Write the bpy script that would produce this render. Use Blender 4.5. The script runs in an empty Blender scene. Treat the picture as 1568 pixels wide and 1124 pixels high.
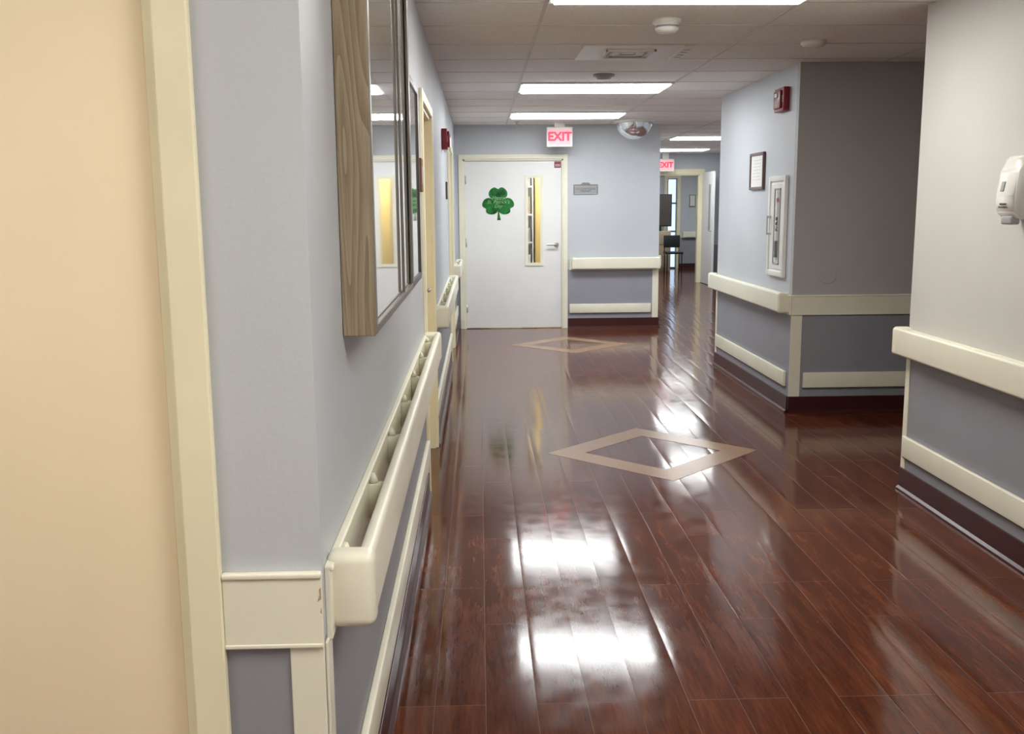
import bpy, bmesh, math, random
from mathutils import Matrix, Vector
random.seed(3)
sc = bpy.context.scene
try:
    sc.view_settings.view_transform = 'Standard'
    sc.view_settings.look = 'None'
except Exception:
    pass

# ---------------------------------------------------------------- materials
def new_mat(name):
    m = bpy.data.materials.new(name); m.use_nodes = True
    nt = m.node_tree
    return m, nt, nt.nodes['Principled BSDF']

def N(nt, t, **kw):
    n = nt.nodes.new(t)
    for k, v in kw.items():
        setattr(n, k, v)
    return n

def paint(name, col, rough=0.5, metal=0.0, var=0.05, scale=6.0, bump=0.02, bscale=120.0, coat=0.0, stretch=(1,1,1), em=None, ems=0.0, ior=None):
    m, nt, p = new_mat(name)
    L = nt.links.new
    tc = N(nt, 'ShaderNodeTexCoord')
    mp = N(nt, 'ShaderNodeMapping'); mp.inputs['Scale'].default_value = stretch
    L(tc.outputs['Object'], mp.inputs['Vector'])
    nz = N(nt, 'ShaderNodeTexNoise'); nz.inputs['Scale'].default_value = scale; nz.inputs['Detail'].default_value = 4
    L(mp.outputs[0], nz.inputs['Vector'])
    cr = N(nt, 'ShaderNodeValToRGB')
    a = [max(0, c*(1-var)) for c in col]; b = [min(1, c*(1+var)) for c in col]
    cr.color_ramp.elements[0].position = 0.3; cr.color_ramp.elements[1].position = 0.7
    cr.color_ramp.elements[0].color = (*a, 1); cr.color_ramp.elements[1].color = (*b, 1)
    L(nz.outputs['Fac'], cr.inputs['Fac']); L(cr.outputs['Color'], p.inputs['Base Color'])
    p.inputs['Roughness'].default_value = rough
    p.inputs['Metallic'].default_value = metal
    p.inputs['Coat Weight'].default_value = coat
    p.inputs['Coat Roughness'].default_value = 0.03
    if ior: p.inputs['IOR'].default_value = ior
    if bump > 0:
        n2 = N(nt, 'ShaderNodeTexNoise'); n2.inputs['Scale'].default_value = bscale
        L(tc.outputs['Object'], n2.inputs['Vector'])
        bp = N(nt, 'ShaderNodeBump'); bp.inputs['Strength'].default_value = bump*5; bp.inputs['Distance'].default_value = 0.002
        L(n2.outputs['Fac'], bp.inputs['Height']); L(bp.outputs['Normal'], p.inputs['Normal'])
    if em:
        p.inputs['Emission Color'].default_value = (*em, 1); p.inputs['Emission Strength'].default_value = ems
    return m

def oak(name, c1, c2, rings=20, zs=0.10):
    m, nt, p = new_mat(name); L = nt.links.new
    tc = N(nt, 'ShaderNodeTexCoord'); mp = N(nt, 'ShaderNodeMapping')
    mp.inputs['Scale'].default_value = (1, 1, zs)
    L(tc.outputs['Object'], mp.inputs['Vector'])
    n0 = N(nt, 'ShaderNodeTexNoise'); n0.inputs['Scale'].default_value = 12; n0.inputs['Detail'].default_value = 1.5
    L(mp.outputs[0], n0.inputs['Vector'])
    mul = N(nt, 'ShaderNodeMath', operation='MULTIPLY'); mul.inputs[1].default_value = rings
    L(n0.outputs['Fac'], mul.inputs[0])
    fr = N(nt, 'ShaderNodeMath', operation='FRACT'); L(mul.outputs[0], fr.inputs[0])
    mp2 = N(nt, 'ShaderNodeMapping'); mp2.inputs['Scale'].default_value = (1, 1, 0.04)
    L(tc.outputs['Object'], mp2.inputs['Vector'])
    n1 = N(nt, 'ShaderNodeTexNoise'); n1.inputs['Scale'].default_value = 350
    L(mp2.outputs[0], n1.inputs['Vector'])
    mx = N(nt, 'ShaderNodeMath', operation='MULTIPLY_ADD'); mx.inputs[1].default_value = 0.5
    L(fr.outputs[0], mx.inputs[0])
    m3 = N(nt, 'ShaderNodeMath', operation='MULTIPLY'); m3.inputs[1].default_value = 0.6
    L(n1.outputs['Fac'], m3.inputs[0]); L(m3.outputs[0], mx.inputs[2])
    cr = N(nt, 'ShaderNodeValToRGB'); cr.color_ramp.elements[0].color = (*c1, 1); cr.color_ramp.elements[1].color = (*c2, 1)
    cr.color_ramp.elements[0].position = 0.2; cr.color_ramp.elements[1].position = 0.85
    L(mx.outputs[0], cr.inputs['Fac']); L(cr.outputs['Color'], p.inputs['Base Color'])
    p.inputs['Roughness'].default_value = 0.5
    return m

def floor_material():
    m, nt, p = new_mat('dark_cherry_planks'); L = nt.links.new
    tc = N(nt, 'ShaderNodeTexCoord'); sp = N(nt, 'ShaderNodeSeparateXYZ'); L(tc.outputs['Object'], sp.inputs[0])
    cb = N(nt, 'ShaderNodeCombineXYZ'); L(sp.outputs['Y'], cb.inputs['X']); L(sp.outputs['X'], cb.inputs['Y'])
    br = N(nt, 'ShaderNodeTexBrick'); L(cb.outputs[0], br.inputs['Vector'])
    br.offset = 0.37; br.offset_frequency = 3; br.squash = 1.0
    br.inputs['Color1'].default_value = (0, 0, 0, 1); br.inputs['Color2'].default_value = (1, 1, 1, 1)
    br.inputs['Mortar'].default_value = (0.5, 0.5, 0.5, 1)
    br.inputs['Scale'].default_value = 1.0; br.inputs['Mortar Size'].default_value = 0.0013
    br.inputs['Mortar Smooth'].default_value = 0.3
    br.inputs['Brick Width'].default_value = 0.92; br.inputs['Row Height'].default_value = 0.154
    sm = N(nt, 'ShaderNodeMath', operation='MULTIPLY'); sm.inputs[1].default_value = 31.7
    bw = N(nt, 'ShaderNodeSeparateColor'); L(br.outputs['Color'], bw.inputs[0]); L(bw.outputs[0], sm.inputs[0])
    def grain(ystretch, scale, detail, dist):
        sy = N(nt, 'ShaderNodeMath', operation='MULTIPLY_ADD'); sy.inputs[1].default_value = ystretch
        L(sp.outputs['Y'], sy.inputs[0]); L(sm.outputs[0], sy.inputs[2])
        cg = N(nt, 'ShaderNodeCombineXYZ'); L(sp.outputs['X'], cg.inputs['X']); L(sy.outputs[0], cg.inputs['Y']); L(sm.outputs[0], cg.inputs['Z'])
        n1 = N(nt, 'ShaderNodeTexNoise'); n1.inputs['Scale'].default_value = scale; n1.inputs['Detail'].default_value = detail
        n1.inputs['Roughness'].default_value = 0.55; n1.inputs['Distortion'].default_value = dist
        L(cg.outputs[0], n1.inputs['Vector']); return n1
    g1 = grain(0.15, 20, 4, 0.3); g2 = grain(0.07, 120, 3, 0.0)
    mixg = N(nt, 'ShaderNodeMix', data_type='FLOAT'); mixg.inputs['Factor'].default_value = 0.42
    L(g1.outputs['Fac'], mixg.inputs['A']); L(g2.outputs['Fac'], mixg.inputs['B'])
    cr = N(nt, 'ShaderNodeValToRGB'); e = cr.color_ramp.elements
    e[0].position = 0.34; e[0].color = (0.060, 0.0145, 0.0075, 1)
    e[1].position = 0.68; e[1].color = (0.170, 0.052, 0.021, 1)
    x = e.new(0.52); x.color = (0.106, 0.028, 0.0125, 1)
    L(mixg.outputs['Result'], cr.inputs['Fac'])
    hs = N(nt, 'ShaderNodeHueSaturation'); L(cr.outputs['Color'], hs.inputs['Color'])
    mr = N(nt, 'ShaderNodeMapRange'); mr.inputs['To Min'].default_value = 0.84; mr.inputs['To Max'].default_value = 1.14
    L(bw.outputs[0], mr.inputs['Value']); L(mr.outputs[0], hs.inputs['Value'])
    mx = N(nt, 'ShaderNodeMix', data_type='RGBA'); L(br.outputs['Fac'], mx.inputs['Factor'])
    L(hs.outputs['Color'], mx.inputs['A']); mx.inputs['B'].default_value = (0.20, 0.12, 0.09, 1)  # seams lightened: bevel highlights put into the joint colour
    L(mx.outputs['Result'], p.inputs['Base Color'])
    n2 = N(nt, 'ShaderNodeTexNoise'); n2.inputs['Scale'].default_value = 10.0; n2.inputs['Detail'].default_value = 6
    L(tc.outputs['Object'], n2.inputs['Vector'])
    m2 = N(nt, 'ShaderNodeMapRange'); m2.inputs['From Min'].default_value = 0.35; m2.inputs['From Max'].default_value = 0.65
    m2.inputs['To Min'].default_value = 0.09; m2.inputs['To Max'].default_value = 0.14
    L(n2.outputs['Fac'], m2.inputs['Value']); L(m2.outputs[0], p.inputs['Roughness'])
    p.inputs['Specular IOR Level'].default_value = 0.42
    # plank crown + small per-plank tilt
    dv = N(nt, 'ShaderNodeMath', operation='DIVIDE'); dv.inputs[1].default_value = 0.154; L(sp.outputs['X'], dv.inputs[0])
    fr = N(nt, 'ShaderNodeMath', operation='FRACT'); L(dv.outputs[0], fr.inputs[0])
    sb = N(nt, 'ShaderNodeMath', operation='SUBTRACT'); sb.inputs[1].default_value = 0.5; L(fr.outputs[0], sb.inputs[0])
    p2 = N(nt, 'ShaderNodeMath', operation='MULTIPLY'); L(sb.outputs[0], p2.inputs[0]); L(sb.outputs[0], p2.inputs[1])
    p4 = N(nt, 'ShaderNodeMath', operation='MULTIPLY'); L(p2.outputs[0], p4.inputs[0]); L(p2.outputs[0], p4.inputs[1])
    rs = N(nt, 'ShaderNodeMath', operation='SUBTRACT'); rs.inputs[1].default_value = 0.5; L(bw.outputs[0], rs.inputs[0])
    tl = N(nt, 'ShaderNodeMath', operation='MULTIPLY'); L(rs.outputs[0], tl.inputs[0]); L(sb.outputs[0], tl.inputs[1])
    h1 = N(nt, 'ShaderNodeMath', operation='MULTIPLY'); h1.inputs[1].default_value = -0.010; L(p4.outputs[0], h1.inputs[0])
    h2 = N(nt, 'ShaderNodeMath', operation='MULTIPLY_ADD'); h2.inputs[1].default_value = 0.0022; L(tl.outputs[0], h2.inputs[0]); L(h1.outputs[0], h2.inputs[2])
    b0 = N(nt, 'ShaderNodeBump'); b0.inputs['Strength'].default_value = 1.0; b0.inputs['Distance'].default_value = 1.0
    L(h2.outputs[0], b0.inputs['Height'])
    b1 = N(nt, 'ShaderNodeBump'); b1.inputs['Strength'].default_value = 0.11; b1.inputs['Distance'].default_value = 0.001
    L(g1.outputs['Fac'], b1.inputs['Height']); L(b0.outputs['Normal'], b1.inputs['Normal'])
    b2 = N(nt, 'ShaderNodeBump'); b2.invert = True; b2.inputs['Strength'].default_value = 0.5; b2.inputs['Distance'].default_value = 0.002
    L(br.outputs['Fac'], b2.inputs['Height']); L(b1.outputs['Normal'], b2.inputs['Normal']); L(b2.outputs['Normal'], p.inputs['Normal'])
    return m

def glass_mat(name, tint=(0.93, 0.96, 0.95)):
    m, nt, p = new_mat(name); L = nt.links.new
    out = nt.nodes['Material Output']
    tr = N(nt, 'ShaderNodeBsdfTransparent'); tr.inputs[0].default_value = (*tint, 1)
    gl = N(nt, 'ShaderNodeBsdfGlossy'); gl.inputs['Roughness'].default_value = 0.03
    fr = N(nt, 'ShaderNodeFresnel'); fr.inputs['IOR'].default_value = 1.5
    mx = N(nt, 'ShaderNodeMixShader'); L(fr.outputs[0], mx.inputs[0]); L(tr.outputs[0], mx.inputs[1]); L(gl.outputs[0], mx.inputs[2])
    L(mx.outputs[0], out.inputs['Surface'])
    return m

WALL = paint('wall_paint_blue_grey', (0.54, 0.565, 0.60), 0.5, var=0.03, scale=2, bump=0.03)
WALLW = paint('wall_grey_warm_lit', (0.60, 0.59, 0.56), 0.55, var=0.03, scale=2, bump=0.03)  # wall grey with the right wall's warm light put into the colour
WALLD = paint('wall_paint_shaded_grey', (0.47, 0.465, 0.46), 0.55, var=0.03, scale=2, bump=0.03)  # block front: darker copy of the wall grey, its shade put into the colour
LOWER = paint('wainscot_paint_slate', (0.29, 0.295, 0.33), 0.5, var=0.04, scale=3, bump=0.03)
CREAM = paint('cream_trim', (0.83, 0.805, 0.66), 0.35, var=0.03, scale=5, bump=0.01)
CREAMY = paint('cream_door_casing', (0.89, 0.83, 0.59), 0.35, var=0.03, scale=5, bump=0.01)
BEIGE = paint('beige_door_paint', (0.93, 0.79, 0.55), 0.55, var=0.04, scale=1.6, bump=0.01)
BASE = paint('mahogany_vinyl_base', (0.052, 0.013, 0.012), 0.3, var=0.15, scale=8, bump=0.0)
CEIL = paint('ceiling_tile_fissured', (0.88, 0.87, 0.85), 0.9, var=0.07, scale=90, bump=0.1, bscale=200)
GRID = paint('ceiling_grid_metal', (0.66, 0.64, 0.62), 0.5, var=0.02)
WHITE = paint('white_door_paint', (0.82, 0.82, 0.81), 0.4, var=0.02, scale=3, bump=0.01)
PLAST = paint('white_plastic', (0.82, 0.82, 0.78), 0.35, var=0.02, bump=0)
PLASTG = paint('grey_plastic', (0.35, 0.35, 0.36), 0.35, var=0.03, bump=0)
METAL = paint('brushed_steel', (0.55, 0.54, 0.52), 0.3, metal=0.9, var=0.05, bump=0)
CHROME = paint('mirror_chrome', (0.80, 0.83, 0.86), 0.04, metal=0.82, var=0.0, bump=0)
RED = paint('fire_red', (0.25, 0.012, 0.03), 0.35, var=0.05, bump=0)
BLACK = paint('black_plastic', (0.015, 0.015, 0.018), 0.4, var=0.1, bump=0)
DKF = paint('dark_frame', (0.07, 0.06, 0.055), 0.35, var=0.1, bump=0)
BRONZE = paint('pewter_frame', (0.26, 0.24, 0.21), 0.35, metal=0.4, var=0.1, bump=0)
PAPER = paint('paper', (0.78, 0.77, 0.74), 0.8, var=0.02, bump=0)
INK = paint('ink', (0.12, 0.12, 0.13), 0.8, var=0.02, bump=0)
SIGNG = paint('sign_taupe', (0.22, 0.21, 0.19), 0.4, var=0.05, bump=0)
BOARD = paint('glazed_board', (0.50, 0.52, 0.48), 0.03, var=0.04, scale=4, bump=0, coat=1.0, ior=2.0)
OAK = oak('grey_oak', (0.40, 0.325, 0.22), (0.22, 0.165, 0.10), 16, 0.085)
OAKY = oak('yellow_oak', (0.80, 0.58, 0.22), (0.68, 0.46, 0.15))
INLAY = oak('inlay_maple', (0.34, 0.20, 0.11), (0.26, 0.145, 0.075))
INLAY.node_tree.nodes['Principled BSDF'].inputs['Roughness'].default_value = 0.22
GREEN = paint('green_foil', (0.015, 0.15, 0.03), 0.3, metal=0.5, var=0.75, scale=14, bump=0)
LETG = paint('pale_green_print', (0.25, 0.5, 0.22), 0.5, var=0.1, bump=0)
GLASS = glass_mat('clear_glass')
FLOOR = floor_material()
LAMPW = paint('lamp_diffuser_warm', (0.9, 0.9, 0.9), 0.5, em=(1.0, 0.97, 0.91), ems=20, bump=0, var=0)
FILLA = paint('added_fill_diffuser', (0.9, 0.9, 0.9), 0.5, em=(1.0, 0.94, 0.84), ems=13, bump=0, var=0)  # for an unseen panel added to brighten the near-left door
LAMPC = paint('lamp_diffuser_cool', (0.9, 0.9, 0.9), 0.5, em=(0.95, 0.99, 1.0), ems=20, bump=0, var=0)
LAMPT = paint('lamp_diffuser_therapy', (0.9, 0.9, 0.9), 0.5, em=(1.0, 0.97, 0.90), ems=32, bump=0, var=0)
EXITF = paint('exit_face', (0.8, 0.4, 0.42), 0.4, em=(1.0, 0.42, 0.50), ems=0.45, bump=0, var=0)
EXITL = paint('exit_letters', (0.9, 0.03, 0.08), 0.4, em=(1.0, 0.01, 0.06), ems=0.6, bump=0, var=0)
SKYP = paint('daylight_pane', (0.5, 0.6, 0.8), 0.2, em=(0.6, 0.78, 1.0), ems=1.2, bump=0, var=0.1)
TAN = paint('tan_laminate', (0.45, 0.36, 0.25), 0.4, var=0.08, bump=0)

# ---------------------------------------------------------------- mesh builder
class MB:
    def __init__(s, name):
        s.name = name; s.bm = bmesh.new(); s.mats = []
    def mi(s, m):
        if m not in s.mats: s.mats.append(m)
        return s.mats.index(m)
    def merge(s, b, m):
        i = s.mi(m)
        for f in b.faces: f.material_index = i
        me = bpy.data.meshes.new('tmp'); b.to_mesh(me); b.free()
        s.bm.from_mesh(me); bpy.data.meshes.remove(me)
    def box(s, x0, x1, y0, y1, z0, z1, m, bev=0, seg=2, rot=None):
        b = bmesh.new(); bmesh.ops.create_cube(b, size=1)
        M = Matrix.Translation(((x0+x1)/2, (y0+y1)/2, (z0+z1)/2)) @ Matrix.Diagonal((abs(x1-x0), abs(y1-y0), abs(z1-z0), 1))
        bmesh.ops.transform(b, matrix=M, verts=b.verts)
        if bev > 0:
            bmesh.ops.bevel(b, geom=b.edges[:], offset=bev, segments=seg, profile=0.5, affect='EDGES')
            if seg > 2:
                for f in b.faces: f.smooth = True
        if rot is not None:
            c = Vector(((x0+x1)/2, (y0+y1)/2, (z0+z1)/2))
            bmesh.ops.transform(b, matrix=Matrix.Translation(c) @ rot @ Matrix.Translation(-c), verts=b.verts)
        s.merge(b, m); return s
    def cyl(s, c, r, d, axis, m, seg=32, r2=None, bev=0):
        b = bmesh.new()
        bmesh.ops.create_cone(b, cap_ends=True, segments=seg, radius1=r, radius2=r if r2 is None else r2, depth=d)
        if bev > 0:
            bmesh.ops.bevel(b, geom=[e for e in b.edges if abs(e.verts[0].co.z-e.verts[1].co.z) < 1e-6], offset=bev, segments=3, affect='EDGES')
        R = {'Z': Matrix(), 'X': Matrix.Rotation(math.pi/2, 4, 'Y'), 'Y': Matrix.Rotation(-math.pi/2, 4, 'X')}[axis]
        for f in b.faces:
            if len(f.verts) < 6: f.smooth = True
        bmesh.ops.transform(b, matrix=Matrix.Translation(c) @ R, verts=b.verts)
        s.merge(b, m); return s
    def poly(s, pts, axis, a0, a1, m, bev=0, smooth=False):
        b = bmesh.new()
        def P(p, a):
            return {0: (a, p[0], p[1]), 1: (p[0], a, p[1]), 2: (p[0], p[1], a)}[axis]
        v0 = [b.verts.new(P(p, a0)) for p in pts]; v1 = [b.verts.new(P(p, a1)) for p in pts]
        b.faces.new(v0[::-1]); b.faces.new(v1)
        n = len(pts)
        for i in range(n):
            b.faces.new((v0[i], v0[(i+1) % n], v1[(i+1) % n], v1[i]))
        if bev > 0:
            bmesh.ops.bevel(b, geom=b.edges[:], offset=bev, segments=3, affect='EDGES')
        if smooth:
            for f in b.faces: f.smooth = True
        s.merge(b, m); return s
    def lathe(s, c, prof, m, seg=48):
        b = bmesh.new(); rings = []
        for r, z in prof:
            rings.append([b.verts.new((c[0]+r*math.cos(2*math.pi*k/seg), c[1]+r*math.sin(2*math.pi*k/seg), c[2]+z)) for k in range(seg)])
        for a, d in zip(rings, rings[1:]):
            for k in range(seg):
                f = b.faces.new((a[k], a[(k+1) % seg], d[(k+1) % seg], d[k])); f.smooth = True
        bmesh.ops.remove_doubles(b, verts=b.verts, dist=1e-5)
        s.merge(b, m); return s
    def text(s, body, size, s0, n0, z0, m, flip=False, ext=0.001, vert=False, shear=0, offs=0.0):
        cu = bpy.data.curves.new('t', 'FONT'); cu.body = body; cu.size = size; cu.extrude = ext; cu.offset = offs
        cu.align_x = 'CENTER'; cu.align_y = 'CENTER'; cu.space_line = 0.85; cu.shear = shear; cu.resolution_u = 3
        ob = bpy.data.objects.new('t', cu); sc.collection.objects.link(ob)
        dg = bpy.context.evaluated_depsgraph_get()
        me = bpy.data.meshes.new_from_object(ob.evaluated_get(dg))
        b = bmesh.new(); b.from_mesh(me)
        sg = -1 if flip else 1
        for v in b.verts:
            x, y, z = v.co
            if vert: x, y = -y, x
            v.co = (s0+sg*x, n0+z, z0+y)
        bpy.data.objects.remove(ob); bpy.data.curves.remove(cu); bpy.data.meshes.remove(me)
        s.merge(b, m); return s
    def done(s, M=None):
        if M is not None: bmesh.ops.transform(s.bm, matrix=M, verts=s.bm.verts)
        bmesh.ops.recalc_face_normals(s.bm, faces=s.bm.faces)
        me = bpy.data.meshes.new(s.name); s.bm.to_mesh(me); s.bm.free()
        for m in s.mats: me.materials.append(m)
        ob = bpy.data.objects.new(s.name, me); sc.collection.objects.link(ob)
        return ob

def TX(x, sgn): return Matrix(((0, sgn, 0, x), (1, 0, 0, 0), (0, 0, 1, 0), (0, 0, 0, 1)))
def TY(y, sgn=-1): return Matrix(((1, 0, 0, 0), (0, sgn, 0, y), (0, 0, 1, 0), (0, 0, 0, 1)))

XL = -0.29; XR = 2.20; YE = 11.95; YC = 1.68; H = 2.44; XE = 2.18
YR = 4.93; YB0 = 6.85; YB1 = 9.05; SP = 0.72
TLEFT = TX(XL, 1); TRIGHT = TX(XR, -1); TEND = TY(YE); TBLK = TY(YB0); TRET = TY(YC)
TLEFTo = TX(XL+0.001, 1)

# ---------------------------------------------------------------- shell
MB('floor').box(-2.3, 7.3, -4.2, 26.2, -0.06, 0, FLOOR).done()
MB('ceiling').box(-2.3, 7.3, -4.2, 26.2, H, H+0.06, CEIL).done()
g = MB('ceiling_grid')
for i in range(-2, 7):
    x = 0.33+1.22*i
    if -2.2 < x < 7.2: g.box(x-0.009, x+0.009, -4, 26, H-0.003, H+0.001, GRID)
k = -13
while 4.24+0.61*k < 26:
    y = 4.24+0.61*k; g.box(-2.2, 7.2, y-0.009, y+0.009, H-0.0025, H+0.001, GRID); k += 1
g.done()

def wall(name, T, a0, a1, ops=(), up=WALL, lo=LOWER, th=0.12, both=True):
    w = MB(name); cur = a0
    for (b0, b1, zt) in list(ops)+[(a1, a1, 0)]:
        if b0 > cur:
            w.box(cur, b0, -th, 0, 0, SP, lo); w.box(cur, b0, -th, 0, SP, H, up)
        if b1 > b0: w.box(b0, b1, -th, 0, zt, H, up)
        cur = b1
    return w.done(T)

LD1 = (5.02, 5.98); LD2 = (9.35, 10.35)
wall('wall_left', TLEFT, YC+0.12, 15.5, [(LD1[0], LD1[1], 2.01), (LD2[0], LD2[1], 2.03)])
RD = (-1.50, -0.525)
wall('wall_near_left', TRET, -2.2, XL, [(RD[0], RD[1], 2.12)])
wall('wall_side_left', TX(-2.2, 1), -4.1, YC, up=WALLW)
wall('wall_back', TY(-4.0, 1), -2.2, XR, up=WALLW)
DX = (-0.19, 1.01)
wall('wall_end', TEND, XL, XE-0.0005, [(DX[0], DX[1], 2.04)])
wall('wall_passage_left', TX(XE, 1), YE+0.12, 18.8)
wall('wall_therapy_back', TY(15.5), XL, 2.06, up=WALLW, lo=WALLW)
w = MB('wall_right'); w.box(XR, 7.2, -4.1, YR, 0, SP, LOWER).box(XR, 7.2, -4.1, YR, SP, H, WALLW); w.done()
b = MB('wall_block')
b.box(XR, 5.0, YB0+0.05, YB1, 0, SP, LOWER).box(XR, 5.0, YB0+0.05, YB1, SP, H, WALL)
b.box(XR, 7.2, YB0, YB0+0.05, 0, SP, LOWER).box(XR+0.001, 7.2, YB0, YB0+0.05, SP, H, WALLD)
b.done()
wall('wall_side_end', TX(7.2, -1), YR, YB0, up=WALLW)
wall('wall_passage_right', TX(5.0, -1), YB1, 18.8)
FD = (2.9, 4.18)
wall('wall_passage_far', TY(18.8), XE, 5.6, [(FD[0], FD[1], 2.05)])
wall('wall_lounge_back', TY(23.0), 2.0, 7.2, [(4.36, 4.62, 2.1)])
wall('wall_lounge_left', TX(2.2, 1), 18.92, 23.0)
wall('wall_lounge_right', TX(7.2, -1), 18.92, 23.0)

# ---------------------------------------------------------------- trims
cnt = {'t': 0}
def base(side, T, a0, a1):
    m = MB('baseboard_'+side)
    m.box(a0, a1, 0, 0.012, 0, 0.12, BASE, 0.003)
    m.poly([(0, 0), (0.026, 0), (0.024, 0.012), (0.012, 0.022), (0, 0.022)], 0, a0, a1, BASE)
    m.done(T)
def strip(T, a0, a1):
    cnt['t'] += 1
    m = MB('trim_%d' % cnt['t']); m.box(a0, a1, 0, 0.02, 0.185, 0.295, CREAM, 0.005, 3)
    m.box(a0, a1, 0, 0.012, 0.178, 0.186, INK); m.done(T)
def band(T, a0, a1, chip=False):
    cnt['t'] += 1
    m = MB('trim_%d' % cnt['t']); m.box(a0, a1, 0, 0.012, 0.712, 0.845, CREAM, 0.002)
    m.box(a0, a1, 0, 0.016, 0.838, 0.85, CREAM, 0.004, 3).box(a0, a1, 0, 0.014, 0.708, 0.716, CREAM, 0.002)
    if chip:
        m.poly([(a1-0.008, 0.795), (a1-0.001, 0.80), (a1-0.001, 0.822), (a1-0.005, 0.818), (a1-0.004, 0.808)], 1, 0.011, 0.0128, TAN)
        m.poly([(a1-0.004, 0.775), (a1-0.001, 0.772), (a1-0.001, 0.785)], 1, 0.011, 0.0128, TAN)
    m.done(T)
def guard(T, a0, a1):
    cnt['t'] += 1
    m = MB('trim_%d' % cnt['t']); m.box(a0, a1, 0, 0.006, 0.12, 0.712, CREAM, 0.002); m.done(T)
def rail(T, a0, a1, c0=True, c1=True):
    m = MB('handrail')
    m.box(a0-0.03, a1, 0, 0.012, 0.708, 0.845, CREAM, 0.003)
    m.box(a0-0.03, a1, 0, 0.017, 0.838, 0.85, CREAM, 0.004, 3)
    m.box(a0+0.01, a1-0.01, 0.056, 0.086, 0.722, 0.862, CREAM, 0.0145, 6)
    n = max(2, int((a1-a0)/0.48))
    for i in range(n+1):
        s = a0+0.1+(a1-a0-0.2)*i/n
        m.box(s-0.014, s+0.014, 0.01, 0.062, 0.735, 0.825, CREAM, 0.006, 3)
        m.cyl((s, 0.022, 0.837), 0.014, 0.022, 'Z', CREAM, 12, r2=0.004)
    if c0: m.box(a0-0.012, a0+0.045, 0.0, 0.089, 0.718, 0.864, CREAM, 0.02, 6)
    if c1: m.box(a1-0.045, a1+0.012, 0.0, 0.089, 0.718, 0.864, CREAM, 0.02, 6)
    m.done(T)

CW = 0.055
base('left', TLEFT, YC, LD1[0]-CW); strip(TLEFT, YC+0.06, LD1[0]-CW-0.01); rail(TLEFT, YC+0.05, LD1[0]-CW-0.03)
base('left_middle', TLEFT, LD1[1]+CW, LD2[0]-CW); strip(TLEFT, LD1[1]+CW+0.01, LD2[0]-CW-0.01); rail(TLEFT, LD1[1]+0.25, LD2[0]-0.3)
base('left_far', TLEFT, LD2[1]+CW, YE); strip(TLEFT, LD2[1]+CW+0.05, YE-0.05); rail(TLEFT, LD2[1]+0.3, YE-0.15)
guard(TLEFT, YC+0.0, YC+0.05)
band(TRET, -0.466, XL, True); guard(TRET, XL-0.062, XL); base('near_left', TRET, -0.466, XL)
base('end', TEND, 1.07, XE); strip(TEND, 1.09, XE-0.09); rail(TEND, 1.12, XE+0.0); guard(TEND, XE-0.075, XE)
base('passage_left', TX(XE, 1), YE, 18.75); strip(TX(XE, 1), YE+0.1, 18.7); rail(TX(XE, 1), YE+0.3, 18.5)
base('block_side', TRIGHT, YB0, YB1); strip(TRIGHT, YB0+0.06, YB1-0.05); rail(TRIGHT, YB0+0.03, YB1-0.01)
base('block_front', TBLK, XR, 7.1); strip(TBLK, XR+0.10, 7.0); band(TBLK, XR, 7.1); guard(TBLK, XR, XR+0.08); guard(TRIGHT, YB1-0.05, YB1)
base('right', TRIGHT, -4, YR); strip(TRIGHT, -3.9, YR-0.03); rail(TRIGHT, -3.9, YR-0.005); guard(TRIGHT, YR-0.045, YR)
base('passage_right', TX(5.0, -1), YB1, 18.7); rail(TX(5.0, -1), YB1+0.2, 17.5)
base('passage_far', TY(18.8), 4.26, 4.99)
base('lounge', TY(23.0), 4.68, 7.0); rail(TY(23.0), 4.75, 6.9)

def casing(name, T, a0, a1, zt, w=CW, m=CREAMY, depth=0.12, jm=None):
    c = MB(name); jm = jm or m
    for (p, q) in ((a0-w, a0), (a1, a1+w)):
        c.box(p, q, 0, 0.018, 0, zt+w, m, 0.003)
    c.box(a0-w, a1+w, 0, 0.0175, zt, zt+w, m, 0.003)
    c.box(a0, a0+0.018, -depth, 0.001, 0, zt, jm).box(a1-0.018, a1, -depth, 0.001, 0, zt, jm).box(a0, a1, -depth, 0.001, zt-0.018, zt, jm)
    return c.done(T)
casing('trim_door_casing', TLEFT, LD1[0], LD1[1], 2.01)
casing('trim_door_casing', TLEFT, LD2[0], LD2[1], 2.03)
casing('trim_door_casing', TRET, RD[0], RD[1], 2.12, w=0.059)
casing('trim_door_casing', TEND, DX[0], DX[1], 2.04, m=CREAM)
casing('trim_door_casing', TY(18.8), FD[0], FD[1], 2.05, w=0.1)
casing('trim_door_casing', TY(23.0), 4.36, 4.62, 2.1, w=0.06)

def lever(d, s, n, z, dirn=-1):
    d.cyl((s, n+0.006, z), 0.028, 0.012, 'Y', METAL, 24, bev=0.003)
    d.cyl((s, n+0.035, z), 0.010, 0.05, 'Y', METAL, 16)
    d.box(min(s, s+dirn*0.12), max(s, s+dirn*0.12), n+0.048, n+0.064, z-0.010, z+0.010, METAL, 0.006, 3)

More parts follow.
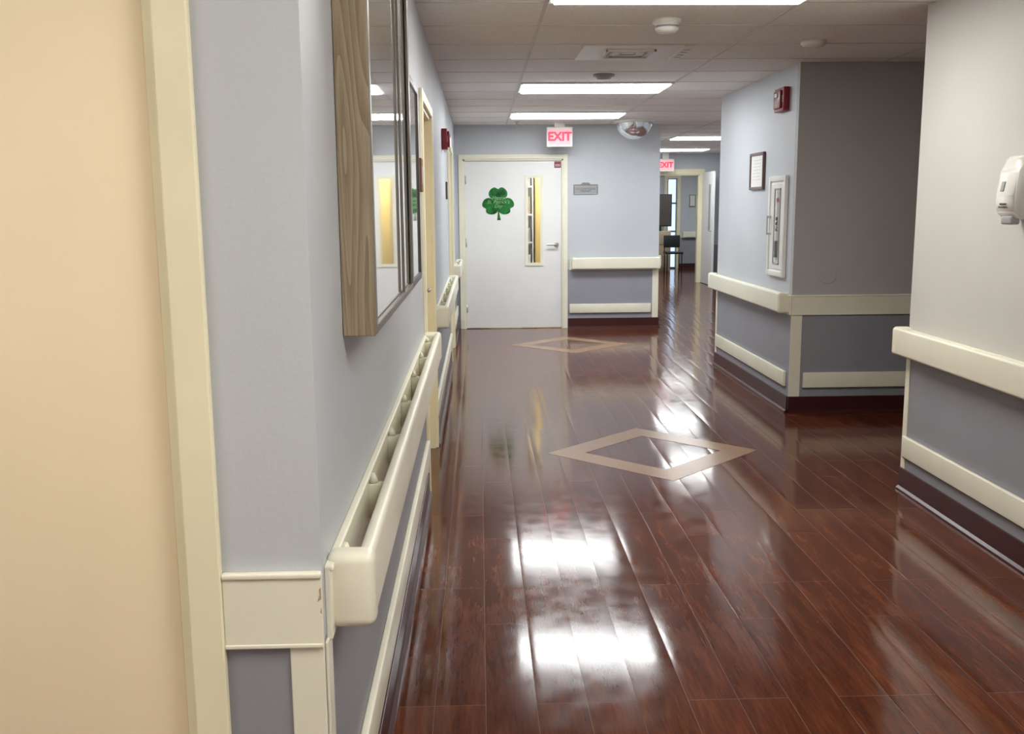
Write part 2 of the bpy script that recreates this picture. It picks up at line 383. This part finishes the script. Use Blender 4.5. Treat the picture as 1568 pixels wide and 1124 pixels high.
def slab(name, T, a0, a1, zt, m, n=-0.07):
    d = MB(name); d.box(a0+0.021, a1-0.021, n-0.04, n, 0.008, zt-0.021, m, 0.002)
    lever(d, a1-0.09, n, 1.0, -1)
    for z in (0.25, 1.05, 1.85): d.cyl((a0+0.026, n+0.004, z), 0.008, 0.1, 'Z', METAL, 12)
    return d.done(T)
slab('door_2', TLEFT, LD1[0], LD1[1], 2.01, OAKY)
slab('door_3', TLEFT, LD2[0], LD2[1], 2.03, WHITE)
d = MB('door_4'); d.box(RD[0]+0.021, RD[1]-0.021, -0.055, -0.012, 0.008, 2.10, BEIGE, 0.004, 3)
lever(d, RD[0]+0.09, -0.012, 1.0, 1)
d.done(TRET)

# end door
d = MB('door_1'); n0, n1 = -0.07, -0.025
wx0, wx1, wz0, wz1 = 0.585, 0.735, 0.80, 1.82
a0, a1 = DX[0]+0.02, DX[1]-0.02
d.box(a0, wx0, n0, n1, 0.01, 2.02, WHITE).box(wx1, a1, n0, n1, 0.01, 2.02, WHITE)
d.box(wx0, wx1, n0, n1, 0.01, wz0, WHITE).box(wx0, wx1, n0, n1, wz1, 2.02, WHITE)
for (p, q, r0, r1) in ((wx0-0.035, wx0+0.003, wz0-0.035, wz1+0.035), (wx1-0.003, wx1+0.035, wz0-0.035, wz1+0.035),
                     (wx0, wx1, wz0-0.035, wz0+0.003), (wx0, wx1, wz1-0.003, wz1+0.035)):
    d.box(p, q, n1-0.001, n1+0.012, r0, r1, CREAM, 0.003)
d.box(wx0, wx1, -0.052, -0.046, wz0, wz1, GLASS)
lever(d, 0.93, n1, 1.02, -1)
d.box(0.0, 0.85, n1-0.001, n1+0.002, 0.008, 0.03, CREAM)
for z in (0.25, 1.05, 1.8): d.cyl((a0+0.004, n1+0.004, z), 0.009, 0.1, 'Z', METAL, 12)
d.done(TEND)
d = MB('door_sticker'); d.box(0.905, 0.985, n1+0.0005, n1+0.002, 1.935, 2.01, RED)
d.box(0.915, 0.975, n1+0.001, n1+0.0025, 1.97, 1.975, PAPER).box(0.915, 0.975, n1+0.001, n1+0.0025, 1.955, 1.96, PAPER).done(TEND)

# shamrock
s = MB('shamrock_decoration'); cx, cz, R = 0.227, 1.525, 0.195
pts = []
for i in range(240):
    th = 2*math.pi*i/240
    rr = 0.36+0.64*abs(math.cos(1.5*(th-math.pi/2)))**0.42
    for c in (90, 210, 330):
        dth = (math.degrees(th)-c+180) % 360-180
        rr -= 0.16*math.exp(-(dth/9.0)**2)
    pts.append((cx+R*rr*1.04*math.cos(th), cz+R*rr*math.sin(th)*0.95+0.01))
bmm = bmesh.new()
c0 = bmm.verts.new((cx, n1+0.007, cz+0.01)); vv = [bmm.verts.new((p[0], n1+0.004, p[1])) for p in pts]; vb = [bmm.verts.new((p[0], n1+0.001, p[1])) for p in pts]
for i in range(len(vv)):
    j = (i+1) % len(vv); bmm.faces.new((c0, vv[i], vv[j])); bmm.faces.new((vv[i], vb[i], vb[j], vv[j]))
s.merge(bmm, GREEN)
s.poly([(cx-0.010, cz-0.03), (cx+0.014, cz-0.03), (cx+0.012, cz-0.12), (cx+0.03, cz-0.205), (cx-0.012, cz-0.205), (cx-0.004, cz-0.12)], 1, n1+0.001, n1+0.003, GREEN)
s.text('Happy\nSt. Patrick\'s\nDay', 0.058, cx, n1+0.009, cz+0.01, LETG, shear=0.3)
s.done(TEND)

# room sign
s = MB('room_sign')
s.box(1.135, 1.43, 0, 0.012, 1.617, 1.735, SIGNG, 0.004).box(1.15, 1.415, 0.010, 0.014, 1.63, 1.705, PLASTG, 0.002)
s.poly([(1.22, 1.733), (1.345, 1.733), (1.32, 1.757), (1.245, 1.757)], 1, 0, 0.012, SIGNG)
s.box(1.145, 1.42, 0.012, 0.0145, 1.712, 1.716, PAPER).box(1.145, 1.42, 0.012, 0.0145, 1.622, 1.626, PAPER)
s.text('OCCUPATIONAL\nTHERAPY', 0.032, 1.283, 0.0155, 1.668, INK); s.done(TEND)

def exit_sign(x0, y, zt, w=0.30, h=0.225, stem=True):
    e = MB('exit_sign')
    e.box(x0, x0+w, y, y+0.05, zt-h, zt, PLAST, 0.006)
    e.box(x0+0.022, x0+w-0.022, y-0.003, y+0.001, zt-h+0.022, zt-0.022, EXITF)
    e.text('EXIT', 0.135, x0+w/2, y-0.005, zt-h/2, EXITL, ext=0.002, offs=0.005)
    e.box(x0+w/2-0.06, x0+w/2+0.06, y+0.005, y+0.045, zt-0.002, H-0.001, PLAST, 0.003)
    e.done()
exit_sign(0.79, 11.60, 2.385)
exit_sign(3.32, 18.55, 2.33, 0.33, 0.23)

m = MB('convex_dome_mirror'); prof = [(0.205*math.cos(a), -0.195*math.sin(a)) for a in [math.radians(x) for x in range(0, 91, 6)]]
m.lathe((1.78, 11.45, H-0.018), prof, CHROME)
m.lathe((1.78, 11.45, H), [(0.0, -0.0), (0.232, -0.0), (0.236, -0.012), (0.225, -0.03), (0.205, -0.03), (0.20, -0.015)], PLAST)
m.done()

# ---------------------------------------------------------------- ceiling things
def lamp(x0, y0, mat):
    l = MB('ceiling_light'); x1, y1 = x0+1.22, y0+0.61; f = 0.03
    l.box(x0+0.006, x1-0.006, y0+0.006, y0+f, H-0.014, H-0.0005, PLAST, 0.003).box(x0+0.006, x1-0.006, y1-f, y1-0.006, H-0.014, H-0.0005, PLAST, 0.003)
    l.box(x0+0.006, x0+f, y0+f, y1-f, H-0.014, H-0.0005, PLAST, 0.003).box(x1-f, x1-0.006, y0+f, y1-f, H-0.014, H-0.0005, PLAST, 0.003)
    l.box(x0+f, x1-f, y0+f, y1-f, H-0.024, H-0.001, mat, 0.004)
    l.done()
for (x, y, mt) in ((0.33, 4.21, LAMPW), (0.33, 7.90, LAMPC), (0.33, 10.34, LAMPC), (0.33, 0.58, LAMPW), (0.33, -2.47, LAMPW), (-2.11, -0.03, FILLA),  # panels overhead, behind camera and in the alcove are unseen, added fill
                   (2.77, 14.0, LAMPC), (2.77, 17.05, LAMPC), (2.77, 10.34, LAMPC), (3.99, 20.71, LAMPC), (0.33, 13.39, LAMPT)):  # passage panel just past the block is hidden, added to light that area
    lamp(x, y, mt)

v = MB('ceiling_air_vent'); x0, y0 = 0.64, 6.07; x1, y1 = x0+0.61, y0+0.61
v.box(x0, x1, y0+0.01, y1-0.01, H-0.010, H-0.0005, PLAST, 0.003)
for i in range(4):
    k = 0.15+0.035*i
    for (p, q, r0, r1) in ((x0+k, x1-k, y0+k, y0+k+0.012), (x0+k, x1-k, y1-k-0.012, y1-k), (x0+k, x0+k+0.012, y0+k, y1-k), (x1-k-0.012, x1-k, y0+k, y1-k)):
        v.box(p, q, r0, r1, H-0.022+0.003*i, H-0.008, PLASTG if i % 2 else PLAST)
v.done()
v = MB('ceiling_speaker_grille'); v.box(1.25, 1.33, 6.12, 6.66, H-0.012, H-0.0005, PLAST, 0.004)
for i in range(4): v.box(1.27, 1.31, 6.22+i*0.1, 6.24+i*0.1, H-0.014, H-0.011, PLASTG)
v.done()
v = MB('smoke_detector'); c = (0.99, 5.30, H)
v.lathe(c, [(0, 0), (0.075, 0), (0.075, -0.018), (0.062, -0.024), (0.062, -0.032)], PLAST)
v.lathe(c, [(0.062, -0.03), (0.058, -0.036), (0.055, -0.044)], PLASTG)
v.lathe(c, [(0.062, -0.042), (0.060, -0.052), (0.045, -0.066), (0.0, -0.070)], PLAST); v.done()
v = MB('smoke_detector'); c = (0.93, 7.45, H)
v.lathe(c, [(0, 0), (0.08, 0), (0.08, -0.015), (0.06, -0.02), (0.05, -0.035), (0.0, -0.04)], PLASTG); v.done()
v = MB('ceiling_speaker'); v.lathe((2.0, 6.0, H), [(0, 0), (0.075, 0), (0.075, -0.012), (0.06, -0.03), (0, -0.033)], PLAST); v.done()
v = MB('fire_sprinkler'); c = (0.44, 11.5, H)
v.lathe(c, [(0, 0), (0.03, 0), (0.028, -0.006), (0.01, -0.01), (0.01, -0.045), (0.006, -0.05)], METAL)
v.lathe(c, [(0.0, -0.06), (0.022, -0.062), (0.022, -0.065), (0, -0.066)], METAL)
v.box(c[0]-0.013, c[0]-0.009, c[1]-0.002, c[1]+0.002, H-0.065, H-0.04, METAL).box(c[0]+0.009, c[0]+0.013, c[1]-0.002, c[1]+0.002, H-0.065, H-0.04, METAL); v.done()

# ---------------------------------------------------------------- left wall objects
c = MB('glass_display_cabinet'); s0, s1, z0, z1, dp = 2.05, 3.25, 1.222, 2.20, 0.068
c.box(s0, s0+0.02, 0, dp, z0, z1, OAK, 0.002).box(s1-0.02, s1, 0, dp, z0, z1, OAK, 0.002)
c.box(s0+0.02, s1-0.02, 0, dp, z0, z0+0.02, OAK, 0.002).box(s0+0.02, s1-0.02, 0, dp, z1-0.02, z1, OAK, 0.002)
c.box(s0+0.02, s1-0.02, 0, 0.015, z0+0.02, z1-0.02, PAPER)
c.box(s0+0.02, s1-0.02, dp-0.02, dp-0.008, z0+0.02, z1-0.02, BOARD)
for (p, q, r0, r1) in ((s0+0.004, s0+0.026, z0+0.004, z1-0.004), (s1-0.05, s1-0.004, z0+0.004, z1-0.004)):
    c.box(p, q, dp-0.006, dp+0.003, r0, r1, BRONZE, 0.002)
c.box(s0+0.02, s1-0.02, dp-0.006, dp+0.003, z0+0.004, z0+0.022, BRONZE, 0.002).box(s0+0.02, s1-0.02, dp-0.006, dp+0.003, z1-0.022, z1-0.004, BRONZE, 0.002)
c.box(2.86, 2.872, dp-0.006, dp+0.002, z0+0.02, z1-0.02, BRONZE, 0.002)
c.done(TLEFTo)
c = MB('framed_notice_board'); s0, s1, z0, z1 = 3.72, 4.45, 1.17, 2.0
c.box(s0+0.03, s1-0.03, 0, 0.018, z0+0.03, z1-0.03, BOARD)
for (p, q, r0, r1) in ((s0, s0+0.03, z0, z1), (s1-0.03, s1, z0, z1), (s0+0.03, s1-0.03, z0, z0+0.03), (s0+0.03, s1-0.03, z1-0.03, z1)):
    c.box(p, q, 0, 0.025, r0, r1, DKF, 0.004)
c.done(TLEFTo)
WOODS = oak('sign_walnut', (0.22, 0.08, 0.03), (0.12, 0.04, 0.015))
MB('room_number_plaque').box(4.80, 4.93, 0, 0.014, 1.56, 1.72, WOODS, 0.003).box(4.815, 4.915, 0.012, 0.017, 1.60, 1.68, PLASTG, 0.002).done(TLEFTo)

def alarm(T, s0, s1, z0, z1, flip):
    a = MB('fire_alarm_horn'); w = s1-s0; h = z1-z0
    a.box(s0, s1, 0, 0.045, z0, z1, RED, 0.006, 3)
    a.box(s0+w*0.15, s1-w*0.15, 0.044, 0.062, z0+h*0.12, z1-h*0.12, RED, 0.006, 3)
    for i in range(5): a.box(s0+w*0.25, s1-w*0.25, 0.061, 0.0635, z0+h*(0.22+0.06*i), z0+h*(0.24+0.06*i), BLACK)
    a.box(s0+w*0.38, s1-w*0.38, 0.06, 0.072, z0+h*0.58, z0+h*0.76, PLAST, 0.004)
    a.text('FIRE', h*0.16, s0+w*0.07+0.004, 0.047, (z0+z1)/2, PAPER, flip=flip, vert=True)
    a.done(T)
alarm(TLEFTo, 7.85, 8.0, 1.93, 2.09, False)
alarm(TRIGHT, 7.06, 7.28, 2.14, 2.305, True)
MB('emergency_strobe').box(8.35, 8.46, 0, 0.03, 1.94, 2.08, PLAST, 0.005).box(8.375, 8.435, 0.03, 0.06, 1.97, 2.05, PLAST, 0.01, 3).done(TLEFTo)
MB('room_name_plate').box(8.62, 8.78, 0, 0.014, 1.55, 1.70, DKF, 0.003).box(8.64, 8.76, 0.012, 0.016, 1.58, 1.67, PLASTG, 0.002).done(TLEFTo)

# ---------------------------------------------------------------- block objects
e = MB('fire_extinguisher_cabinet'); s0, s1, z0, z1 = 7.01, 7.41, 0.96, 1.69
for (p, q, r0, r1) in ((s0, s0+0.04, z0, z1), (s1-0.04, s1, z0, z1), (s0+0.04, s1-0.04, z0, z0+0.04), (s0+0.04, s1-0.04, z1-0.04, z1)):
    e.box(p, q, 0, 0.028, r0, r1, PLAST, 0.005, 3)
e.box(s0+0.04, s1-0.04, 0, 0.016, z0+0.04, z1-0.04, PLAST)
e.box(s0+0.055, s1-0.055, 0.014, 0.022, z0+0.055, z1-0.055, PLAST, 0.002)
e.box(7.12, 7.25, 0.02, 0.024, z0+0.10, z1-0.10, BOARD, 0.001)
e.box(7.115, 7.125, 0.02, 0.028, z0+0.09, z1-0.09, PLASTG).box(7.245, 7.255, 0.02, 0.028, z0+0.09, z1-0.09, PLASTG)
e.box(7.115, 7.255, 0.02, 0.028, z0+0.09, z0+0.10, PLASTG).box(7.115, 7.255, 0.02, 0.028, z1-0.10, z1-0.09, PLASTG)
e.box(7.15, 7.22, 0.023, 0.026, 1.10, 1.22, BLACK).box(7.16, 7.21, 0.023, 0.026, 1.50, 1.53, RED)
e.text('FIRE', 0.06, 7.185, 0.026, 1.34, BLACK, flip=True, vert=True)
e.box(7.335, 7.35, 0.045, 0.055, 1.26, 1.40, METAL, 0.003).box(7.335, 7.35, 0.02, 0.05, 1.26, 1.275, METAL).box(7.335, 7.35, 0.02, 0.05, 1.385, 1.40, METAL)
e.done(TRIGHT)
f = MB('framed_certificate'); s0, s1, z0, z1 = 7.60, 7.98, 1.60, 1.885
FR = paint('mahogany_frame', (0.14, 0.08, 0.075), 0.3, var=0.1, bump=0)
f.box(s0+0.02, s1-0.02, 0, 0.012, z0+0.02, z1-0.02, PAPER)
for (p, q, r0, r1) in ((s0, s0+0.022, z0, z1), (s1-0.022, s1, z0, z1), (s0+0.022, s1-0.022, z0, z0+0.022), (s0+0.022, s1-0.022, z1-0.022, z1)):
    f.box(p, q, 0, 0.022, r0, r1, FR, 0.004)
for i in range(7): f.box(s0+0.08+0.01*(i % 3), s1-0.08-0.012*(i % 2), 0.011, 0.013, z1-0.06-i*0.025, z1-0.057-i*0.025, PLASTG)
f.done(TRIGHT)
f = MB('blank_cover_plate'); f.cyl((2.45, 0.003, 0.99), 0.062, 0.008, 'Y', WALLD, 40, bev=0.002).cyl((2.45, 0.008, 0.99), 0.006, 0.003, 'Y', METAL, 12)
f.done(TBLK)

# sanitizer dispenser
f = MB('hand_sanitizer_dispenser'); s0, s1 = 3.83, 3.97
f.poly([(0.0, 1.43), (0.07, 1.42), (0.103, 1.45), (0.108, 1.51), (0.09, 1.61), (0.07, 1.665), (0.054, 1.672), (0.0, 1.672)], 0, s0, s1, PLAST, 0.008, True)
f.box(s0+0.03, s1-0.03, 0.055, 0.095, 1.400, 1.435, PLASTG, 0.008, 3)
f.box(s0-0.002, s0+0.004, 0.045, 0.062, 1.535, 1.57, BLACK, 0.001)
f.box(s1-0.06, s1-0.035, 0.093, 0.1055, 1.53, 1.57, PLASTG, 0.003, rot=Matrix.Rotation(0.18, 4, 'X'))
f.text('INSTANT\nhand sanitizer', 0.012, 3.90, 0.110, 1.475, INK, flip=True)
f.done(TRIGHT)

# ---------------------------------------------------------------- floor inlays
def diamond(cx, cy, ho=0.645, hi=0.415):
    m = MB('floor_inlay_diamond'); O = [(cx-ho, cy), (cx, cy+ho), (cx+ho, cy), (cx, cy-ho)]; I = [(cx-hi, cy), (cx, cy+hi), (cx+hi, cy), (cx, cy-hi)]
    for i in range(4):
        j = (i+1) % 4
        m.poly([O[i], O[j], I[j], I[i]], 2, 0.0, 0.0012, INLAY)
    m.done()
diamond(1.04, 5.79); diamond(0.96, 10.5)

# ---------------------------------------------------------------- therapy room + lounge contents
f = MB('storage_cupboard'); f.box(0.80, 1.20, 14.2, 14.7, 0, 2.1, OAKY, 0.004).box(0.81, 0.995, 14.18, 14.2, 0.08, 2.05, OAKY, 0.003).box(1.005, 1.19, 14.18, 14.2, 0.08, 2.05, OAKY, 0.003)
f.cyl((0.985, 14.165, 1.1), 0.008, 0.14, 'Z', METAL, 12).cyl((1.015, 14.165, 1.1), 0.008, 0.14, 'Z', METAL, 12); f.done()
f = MB('supply_shelf'); f.box(0.15, 0.17, 14.3, 14.7, 0, 1.9, WHITE).box(0.76, 0.78, 14.3, 14.7, 0, 1.9, WHITE)
for i, z in enumerate((0.1, 0.55, 0.95, 1.35, 1.75)):
    f.box(0.17, 0.76, 14.3, 14.7, z, z+0.02, WHITE)
    for k in range(4):
        hh = 0.15+0.12*random.random()
        f.box(0.19+k*0.14, 0.19+k*0.14+0.125, 14.33, 14.55, z+0.02, z+0.02+hh, random.choice([PLASTG, PLASTG, TAN, SIGNG, WHITE]), 0.004)
f.done()
d = MB('door_5'); d.box(4.235, 4.275, 17.9, 18.76, 0.01, 2.08, WHITE, 0.002).box(4.228, 4.24, 18.05, 18.2, 1.0, 1.85, PLASTG, 0.002)
d.box(4.19, 4.235, 17.96, 17.99, 1.0, 1.02, METAL); d.done()
f = MB('window_1'); f.box(4.36, 4.62, 23.08, 23.10, 0.0, 2.1, SKYP)
for x in (4.36, 4.585): f.box(x, x+0.035, 23.0, 23.1, 0, 2.1, DKF)
for z in (0.0, 0.85, 1.5, 2.065): f.box(4.395, 4.585, 23.04, 23.08, z, z+0.035, DKF)
f.done()
f = MB('television'); f.box(3.75, 4.33, 22.2, 22.25, 1.0, 1.72, BLACK, 0.006).box(3.77, 4.31, 22.195, 22.2, 1.03, 1.70, DKF).box(4.0, 4.1, 22.2, 22.28, 0.9, 1.02, BLACK).done()
f = MB('media_cabinet'); f.box(3.7, 4.28, 22.0, 22.45, 0.0, 0.9, TAN, 0.01)
for i in range(3): f.box(3.73, 4.25, 21.985, 22.0, 0.07+i*0.27, 0.31+i*0.27, TAN, 0.004)
f.done()
f = MB('bulletin_frame'); f.box(4.9, 5.02, 0, 0.02, 1.45, 1.7, PAPER).box(4.89, 4.9, 0, 0.03, 1.44, 1.71, DKF).box(5.02, 5.03, 0, 0.03, 1.44, 1.71, DKF).box(4.9, 5.02, 0, 0.03, 1.70, 1.71, DKF).box(4.9, 5.02, 0, 0.03, 1.44, 1.45, DKF); f.done(TY(23.0))
f = MB('lounge_chair'); cx, cy = 4.24, 21.5
for (p, q) in ((-0.16, -0.16), (0.16, -0.16), (-0.16, 0.16), (0.16, 0.16)): f.cyl((cx+p, cy+q, 0.22), 0.012, 0.44, 'Z', BLACK, 12)
f.box(cx-0.19, cx+0.19, cy-0.19, cy+0.19, 0.42, 0.47, BLACK, 0.015, 3).box(cx-0.18, cx+0.18, cy+0.16, cy+0.2, 0.55, 0.82, BLACK, 0.012, 3)
f.cyl((cx-0.16, cy+0.18, 0.55), 0.01, 0.3, 'Z', BLACK, 12).cyl((cx+0.16, cy+0.18, 0.55), 0.01, 0.3, 'Z', BLACK, 12)
f.done()

# ---------------------------------------------------------------- world + camera
w = bpy.data.worlds.new('world'); sc.world = w; w.use_nodes = True
w.node_tree.nodes['Background'].inputs[0].default_value = (0.8, 0.85, 0.9, 1); w.node_tree.nodes['Background'].inputs[1].default_value = 0.3

th = math.radians(9.35); ps = 0.0316; rho = 0.008
fw = Vector((math.sin(ps)*math.cos(th), math.cos(ps)*math.cos(th), -math.sin(th)))
rt = Vector((math.cos(ps), -math.sin(ps), 0)); up = rt.cross(fw)
Rr = (rt-rho*up).normalized(); Uu = (up+rho*rt).normalized()
cam = bpy.data.cameras.new('camera'); co = bpy.data.objects.new('camera', cam); sc.collection.objects.link(co)
M = Matrix.Identity(4)
for i in range(3):
    M[i][0] = Rr[i]; M[i][1] = Uu[i]; M[i][2] = -fw[i]
M[2][3] = 1.49
co.matrix_world = M
cam.sensor_fit = 'HORIZONTAL'; cam.sensor_width = 36; cam.lens = 36*1500/1568
cam.clip_start = 0.02
sc.camera = co
